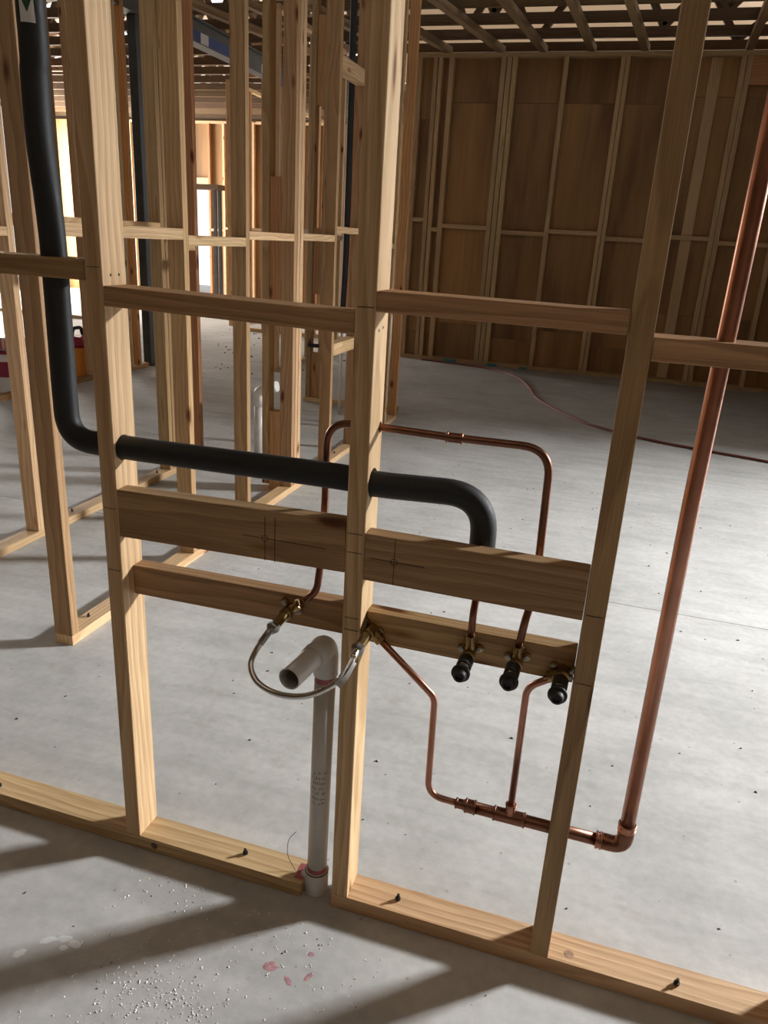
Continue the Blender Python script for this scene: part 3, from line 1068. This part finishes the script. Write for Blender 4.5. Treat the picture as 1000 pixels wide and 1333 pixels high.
# second frame further left
XB = -2.120
b2 = thing('wall_frame', 'short pine stud frame on the left behind the one beside it', 'wall frame', (XB, 1.2, 0))
timber('bottom_plate', b2, (XB - 0.07, -0.6, 0), (XB, 2.885, T), 'pine')
timber('top_plate', b2, (XB - 0.07, -0.6, H - T), (XB, 2.885, H), 'pine')
for y, m in ((0.45, 'pine'), (0.95, 'pine'), (1.425, 'pine'), (2.505, 'pine_brown'), (2.545, 'pine_brown'), (2.85, 'pine_red')):
    ystud(b2, XB, y, mat=m)
ynog(b2, XB, 0.985, 1.425, 1.29, 1.325)
ynog(b2, XB, 1.46, 2.505, 1.33, 1.376)
ynog(b2, XB, 2.58, 2.85, 1.24, 1.285)
for x, y in ((-2.16, 1.70), (-2.155, 2.42)):
    bolt(b2, x, y, T)

# frame across, behind the end of the first one
YC = 4.885
cf = thing('wall_frame', 'pine frame running crosswise behind the far end of the left frame', 'wall frame', (-1.9, YC, 0))
timber('bottom_plate', cf, (-2.30, YC, 0), (-1.45, YC + 0.07, T), 'pine')
timber('top_plate', cf, (-2.30, YC, H - T), (-1.45, YC + 0.07, H), 'pine')
for xa, m in ((-2.28, 'pine_brown'), (-2.17, 'pine_brown'), (-1.86, 'pine'), (-1.53, 'pine_brown')):
    timber('stud', cf, (xa, YC, T), (xa + 0.04, YC + 0.07, H - T), m)
for za, zb in ((T + 0.001, 0.42), (0.9, 1.42), (2.3, 2.9)):
    timber('block', cf, (-2.2395, YC + 0.02, za), (-2.1705, YC + 0.07, zb), 'pine_red')
timber('nogging', cf, (-2.1295, YC, 1.33), (-1.8605, YC + 0.07, 1.365), 'pine')
timber('nogging', cf, (-1.8195, YC, 1.33), (-1.5305, YC + 0.07, 1.365), 'pine')
box('bracket', cf, (-2.255, YC - 0.03, 0.47), (-2.16, YC - 0.0005, 0.50), 'bolt_steel', 0.002)

# frame with a lintel further left, ending at a steel post
XD = -4.300
df = thing('wall_frame', 'distant stud frame with a dark lintel beside the steel post', 'wall frame', (XD, 4, 0))
timber('bottom_plate', df, (XD - 0.07, 2.0, 0), (XD, 5.60, 0.045), 'pine_red')
timber('top_plate', df, (XD - 0.07, 2.0, H - 0.045), (XD, 5.60, H), 'pine_far')
for y, m in ((2.6, 'pine'), (3.20, 'pine'), (3.79, 'pine_red'), (4.44, 'pine_brown'), (4.70, 'pine'), (5.30, 'pine'), (5.43, 'pine_red')):
    timber('stud', df, (XD - 0.07, y, 0.045), (XD, y + 0.045, H - 0.045), m)
timber('lintel', df, (XD - 0.055, 4.746, 2.49), (XD - 0.012, 5.299, 2.72), 'roof_timber')
timber('lintel', df, (XD - 0.055, 3.836, 2.49), (XD - 0.012, 4.439, 2.72), 'roof_timber')
timber('nogging', df, (XD - 0.07, 4.746, 2.40), (XD, 5.299, 2.445), 'pine_far')
timber('nogging', df, (XD - 0.07, 3.836, 2.40), (XD, 4.439, 2.445), 'pine_far')
timber('nogging', df, (XD - 0.07, 4.746, 1.31), (XD, 5.299, 1.35), 'pine')
timber('nogging', df, (XD - 0.07, 3.836, 1.31), (XD, 4.439, 1.35), 'pine')
timber('nogging', df, (XD - 0.07, 3.246, 1.31), (XD, 3.789, 1.35), 'pine')
timber('offcut', df, (XD - 0.30, 4.40, 2.06), (XD - 0.075, 4.44, 2.11), 'pine')

sp = thing('steel_post', 'dark grey square steel post at the end of the distant stud frame', 'post', (-4.36, 5.72, 0))
box('shaft', sp, (-4.42, 5.685, 0.012), (-4.33, 5.775, 3.14), 'steel_paint', 0.004)
box('base_plate', sp, (-4.46, 5.65, 0), (-4.29, 5.81, 0.012), 'steel_paint', 0.002)
sb = thing('steel_beam', 'long steel roof beam with blue stickers resting on the post', 'beam', (-4.38, 7, 3.145))
box('bottom_flange', sb, (-4.45, 5.0, 3.1415), (-4.31, 9.4, 3.153), 'steel_beam')
box('top_flange', sb, (-4.45, 5.0, 3.355), (-4.31, 9.4, 3.367), 'steel_beam')
web = box('web', sb, (-4.386, 5.0, 3.153), (-4.374, 9.4, 3.355), 'steel_beam')
for ya, yb in ((5.9, 6.55), (6.62, 6.92), (7.08, 7.75), (8.52, 9.2)):
    box('blue_sticker', web, (-4.3738, ya, 3.158), (-4.3725, yb, 3.275), 'blue_sticker')
for ya, yb in ((6.92, 7.08), (8.36, 8.52)):
    box('white_sticker', web, (-4.3738, ya, 3.158), (-4.3725, yb, 3.275), 'white_label')


# frames deep in the building on the left
def xframe(label, xa, xb, y, n, mat='pine', door=None, top=H):
    t = thing('wall_frame', label, 'wall frame', ((xa + xb) / 2, y, 0))
    timber('top_plate', t, (xa, y, top - 0.045), (xb, y + 0.07, top), mat)
    segs = [(xa, xb)] if not door else [(xa, door[0]), (door[1], xb)]
    for a, b in segs:
        if b - a < 0.1:
            continue
        timber('bottom_plate', t, (a, y, 0), (b, y + 0.07, 0.045), mat)
        k = max(1, round((b - a - 0.045) / n))
        xs = [a + (b - a - 0.045) * i / k for i in range(k + 1)]
        for i, x in enumerate(xs):
            timber('stud', t, (x, y, 0.045), (x + 0.045, y + 0.07, top - 0.045), random.choice(['pine', mat, 'pine_red']))
            if i < k:
                z = 1.33 + 0.04 * (i % 2)
                timber('nogging', t, (x + 0.0455, y, z), (xs[i + 1] - 0.0005, y + 0.07, z + 0.045), mat)
    if door:
        timber('lintel', t, (door[0] - 0.04, y + 0.005, 2.15), (door[1] + 0.04, y + 0.065, 2.30), mat)
    return t


def yframe(label, x, ya, yb, n, mat='pine', top=H):
    t = thing('wall_frame', label, 'wall frame', (x, (ya + yb) / 2, 0))
    timber('bottom_plate', t, (x - 0.07, ya, 0), (x, yb, 0.045), mat)
    timber('top_plate', t, (x - 0.07, ya, top - 0.045), (x, yb, top), mat)
    k = max(1, round((yb - ya - 0.045) / n))
    ys = [ya + (yb - ya - 0.045) * i / k for i in range(k + 1)]
    for i, y in enumerate(ys):
        timber('stud', t, (x - 0.07, y, 0.045), (x, y + 0.045, top - 0.045), random.choice(['pine', mat, 'pine_red']))
        if i < k:
            z = 1.33 + 0.04 * (i % 2)
            timber('nogging', t, (x - 0.07, y + 0.0455, z), (x, ys[i + 1] - 0.0005, z + 0.045), mat)
    return t


xframe('far pine frame seen between the left studs, under the steel beam', -4.95, -3.35, 9.0, 0.27)
xframe('far pine frame with a bright doorway deep in the building', -9.6, -5.3, 13.2, 0.30, door=(-8.28, -7.86))
yframe('distant receding pine frame just beyond the steel post on the left', -5.35, 9.4, 13.1, 0.6)
wfar = thing('wall_far', 'plywood lining behind the doorway frame deep in the building', None, (-8, 13.3, 0), kind='structure')
for xa, xb in ((-12, -9.32), (-9.12, -8.28), (-7.86, -3.2)):
    box('plywood_sheet', wfar, (xa, 13.28, 0), (xb, 13.30, 3.3), 'plywood')
box('plywood_sheet', wfar, (-8.28, 13.28, 2.2), (-7.86, 13.30, 3.3), 'plywood')
xframe('distant pine frame at far left beyond the lintel frame', -9.2, -7.2, 8.6, 0.45)
yframe('distant pine frame receding behind the crosswise frame', -3.1, 6.1, 7.9, 0.45)

# stacked board and orange ply box by the post
bx = thing('plywood_offcut', 'orange plywood offcut leaning just beyond the steel post', 'board', (-5.6, 7.9, 0))
timber('sheet', bx, (-5.95, 8.05, 0.75), (-5.62, 8.09, 1.42), 'pine_red')
timber('prop', bx, (-5.80, 8.091, 0), (-5.74, 8.13, 1.40), 'pine_red')

tr = thing('work_trestle', 'dark plank on trestle legs deep between the left studs', 'trestle', (-6.6, 11, 0))
timber('plank', tr, (-7.25, 11.0, 1.98), (-6.45, 11.25, 2.06), 'roof_timber')
for xa in (-7.2, -6.55):
    timber('leg', tr, (xa, 11.02, 0), (xa + 0.05, 11.07, 1.979), 'steel_paint')
    timber('leg', tr, (xa, 11.18, 0), (xa + 0.05, 11.23, 1.979), 'steel_paint')

# upright waste pipe behind the left frame
wp2 = thing('waste_pipe', 'grey plastic pipe with a white elbow standing behind the left frame', 'pipe', (-1.78, 2.95, 0))
tube('riser', wp2, [(-1.78, 2.95, 0), (-1.775, 2.95, 0.40)], 0.027, 'grey_pvc', 20)
tube('elbow', wp2, fillet([(-1.775, 2.95, 0.37), (-1.775, 2.95, 0.455), (-1.70, 2.95, 0.49), (-1.655, 2.95, 0.50)], [0, 0.03, 0.03, 0], 8), 0.031, 'white_pvc', 20)
# dark insulated riser behind the left frame
ir = thing('insulated_riser', 'upright dark insulated pipe far behind, beside the middle stud', 'pipe', (-1.80, 4.55, 0.0))
tube('foam_insulation', ir, catmull([(-1.835, 4.55, 3.2), (-1.83, 4.55, 2.0), (-1.83, 4.55, 1.2), (-1.84, 4.55, 0.75)], 4), 0.024, 'black_foam', 16)
tube('pipe_end', ir, [(-1.84, 4.55, 0.76), (-1.84, 4.55, 0.0)], 0.010, 'white_pvc', 12)

# ------------------------------------------------------------------ buckets and bag on the left
def bucket(label, x, y, body, band, r=0.15, h=0.34, handle=True):
    t = thing('paint_bucket', label, 'bucket', (x, y, 0))
    lathe('pail', t, (x, y, 0.0), (0, 0, 1), [(0, 0), (r * 0.88, 0), (r, h), (r + 0.008, h), (r + 0.008, h + 0.012), (r - 0.004, h + 0.012), (r - 0.004, h - 0.03), (0, h - 0.03)], body, 24)
    lathe('label_band', t, (x, y, h * 0.42), (0, 0, 1), [(r * 0.945, 0), (r * 0.955, 0.001), (r * 0.99 + 0.002, h * 0.42), (r * 0.98, h * 0.42 + 0.001)], band, 24)
    lathe('lid', t, (x, y, h + 0.0125), (0, 0, 1), [(0, 0), (r + 0.006, 0), (r + 0.006, 0.014), (r - 0.01, 0.018), (0, 0.016)], band, 24)
    return t


bucket('white bucket with maroon label behind the plate at far left', -4.56, 3.98, 'bucket_white', 'maroon', 0.14, 0.30)
bg = thing('paper_bag', 'red striped paper bag on the white bucket at far left', 'bag', (-4.55, 4.0, 0.33))
bag = box('sack', bg, (-4.70, 3.88, 0.3335), (-4.44, 4.08, 0.44), 'bucket_white', 0.02)
for i in range(5):
    box('stripe', bag, (-4.695 + i * 0.052, 3.878, 0.35), (-4.67 + i * 0.052, 3.8795, 0.43), 'red_paper')
    box('stripe', bag, (-4.4395, 3.895 + i * 0.037, 0.35), (-4.4385, 3.912 + i * 0.037, 0.43), 'red_paper')
bucket('orange bucket beside the black pipe behind the left frame', -4.52, 4.82, 'orange_plastic', 'orange_plastic', 0.13, 0.24)
tb = thing('tool_bag', 'dark red and black tool bag on top of the orange bucket', 'bag', (-4.52, 4.82, 0.27))
box('body', tb, (-4.63, 4.72, 0.2715), (-4.42, 4.92, 0.37), 'maroon', 0.025)
tube('handle', tb, fillet([(-4.53, 4.75, 0.369), (-4.53, 4.77, 0.44), (-4.53, 4.88, 0.44), (-4.53, 4.90, 0.369)], 0.04, 5), 0.016, 'black_rubber', 10)
box('flap', tb, (-4.42, 4.80, 0.29), (-4.412, 4.90, 0.35), 'black_rubber', 0.003)

# ------------------------------------------------------------------ red hose and packers by the back wall
rh = [(-2.05, 7.90), (-1.66, 7.86), (-1.15, 7.70), (-0.80, 7.35), (-0.58, 6.80), (-0.43, 6.20), (-0.23, 5.76), (0.07, 5.30), (0.35, 5.06), (0.64, 4.90), (1.0, 4.78), (1.42, 4.66), (1.70, 4.50), (1.72, 4.2)]
o = tube('air_hose', None, [(q.x, q.y, 0.010) for q in catmull([(a, b, 0) for a, b in rh], 6)], 0.010, 'hose_red', 10)
tag(o, 'dark red hose lying in a long curve across the back of the floor', 'hose')
for i, (xa, xb, z, lab) in enumerate(((-1.76, -1.60, 0.035, 'teal plastic strip at the foot of the back wall, leftmost'),
                                      (-1.22, -1.10, 0.028, 'teal plastic scrap at the foot of the back wall, in the middle'),
                                      (-0.83, -0.74, 0.025, 'teal plastic scrap at the foot of the back wall, rightmost'))):
    t = thing('plastic_packer', lab, 'packer', (xa, 7.96, 0), 'teal packers along the back wall')
    box('strip', t, (xa, 7.955, 0), (xb, 7.985, z), 'teal_plastic', 0.004)
    box('tab', t, (xa + 0.03, 7.94, 0), (xa + 0.06, 7.9545, z * 0.6), 'teal_plastic', 0.003)


# ------------------------------------------------------------------ marks and scraps on the floor
def blot(name, label, x, y, rx, ry, rot, mat, group, seed):
    rnd = random.Random(seed)
    n = 18
    vs = [(0, 0, 0.0004)]
    for ring, zz in ((0.75, 0.0004), (1.0, 0.0001)):
        for k in range(n):
            a = 2 * math.pi * k / n
            w = ring * (1 + (rnd.random() - 0.5) * 0.35)
            ux, uy = rx * w * math.cos(a), ry * w * math.sin(a)
            vs.append((ux * math.cos(rot) - uy * math.sin(rot), ux * math.sin(rot) + uy * math.cos(rot), zz))
    fs = [(0, 1 + k, 1 + (k + 1) % n) for k in range(n)]
    fs += [(1 + k, 1 + n + k, 1 + n + (k + 1) % n, 1 + (k + 1) % n) for k in range(n)]
    me = bpy.data.meshes.new(name)
    me.from_pydata(vs, [], fs)
    smooth(me)
    o = link(name, me, mat, None, (x, y, 0))
    tag(o, label, 'stain', group)
    return o


G = 'dried pink primer drops on the floor'
blot('primer_drop', 'broad faint pink primer stain on the floor near the pipe foot', -0.226, -0.175, 0.016, 0.011, 0.2, 'primer_drop', G, 1)
blot('primer_drop', 'small dark pink primer drop nearest the pipe foot', -0.161, -0.123, 0.007, 0.006, 0.8, 'primer_drop', G, 2)
blot('primer_drop', 'pink primer streak pointing away from the plate, right of the others', -0.147, -0.170, 0.012, 0.005, 1.1, 'primer_drop', G, 3)
blot('primer_drop', 'thin pink primer streak farthest from the plate', -0.181, -0.192, 0.013, 0.005, -0.6, 'primer_drop', G, 4)
for i, (x, y, r1, r2, rot) in enumerate(((-0.668, -0.272, 0.018, 0.008, 0.5), (-0.640, -0.258, 0.015, 0.008, 0.3), (-0.628, -0.276, 0.008, 0.006, 0.4), (-0.612, -0.262, 0.014, 0.008, 0.0), (-0.700, -0.315, 0.014, 0.008, 0.9))):
    blot('dried_splash', ['pale dried splash on the front floor, second from the left', 'pale dried splash, middle one of the top row on the front floor', 'smallest pale dried splash on the front floor',
                          'pale dried splash on the front floor, rightmost', 'pale dried splash on the front floor, leftmost'][i], x, y, r1, r2, rot, 'stain_pale', 'pale splashes at front left', 20 + i)


def scatter(name, label, cat, n, fn, size, mat, seed):
    rnd = random.Random(seed)
    vs, fs = [], []
    for _ in range(n):
        x, y = fn(rnd)
        s = size * rnd.uniform(0.5, 1.5)
        a = rnd.uniform(0, 6.28)
        st_ = rnd.uniform(0.8, 2.2)
        b = len(vs)
        for k in range(4):
            t = a + k * math.pi / 2 + rnd.uniform(-.3, .3)
            l = s * (st_ if k % 2 == 0 else 1)
            vs.append((x + math.cos(t) * l, y + math.sin(t) * l, 0.0001))
        vs.append((x + rnd.uniform(-.3, .3) * s, y + rnd.uniform(-.3, .3) * s, s * 1.1))
        fs += [(b + k, b + (k + 1) % 4, b + 4) for k in range(4)] + [(b + 3, b + 2, b + 1, b)]
    me = bpy.data.meshes.new(name)
    me.from_pydata(vs, [], fs)
    o = link(name, me, mat, None)
    tag(o, label, cat, kind='stuff')
    return o


def front_chips(r):
    if r.random() < 0.62:
        return (r.gauss(-0.40, 0.075), r.gauss(-0.32, 0.055))
    return (r.uniform(-0.62, -0.02), -0.05 - abs(r.gauss(0, 0.16)))


scatter('sawdust_chips', 'tiny white chips scattered over the front floor', 'debris', 700, front_chips, 0.0013, 'speck_white', 3)


def mid_bits(r):
    y = r.uniform(0.12, 3.6)
    return (r.uniform(-1.3 - y * 0.1, 0.75 + y * 0.22), y)


scatter('floor_grit', 'small dark grit scattered over the floor behind the frame', 'debris', 170, mid_bits, 0.0028, 'speck_dark', 5)


def front_bits(r):
    return (r.uniform(-0.8, 0.25), r.uniform(-0.45, -0.03))


scatter('floor_grit', 'few dark specks on the floor in front of the frame', 'debris', 26, front_bits, 0.0016, 'speck_dark', 8)
scatter('far_rubble', 'grit and scraps strewn on the far left floor', 'debris', 120, lambda r: (r.uniform(-5.2, -2.6), r.uniform(5.4, 9.5)), 0.010, 'speck_dark', 9)
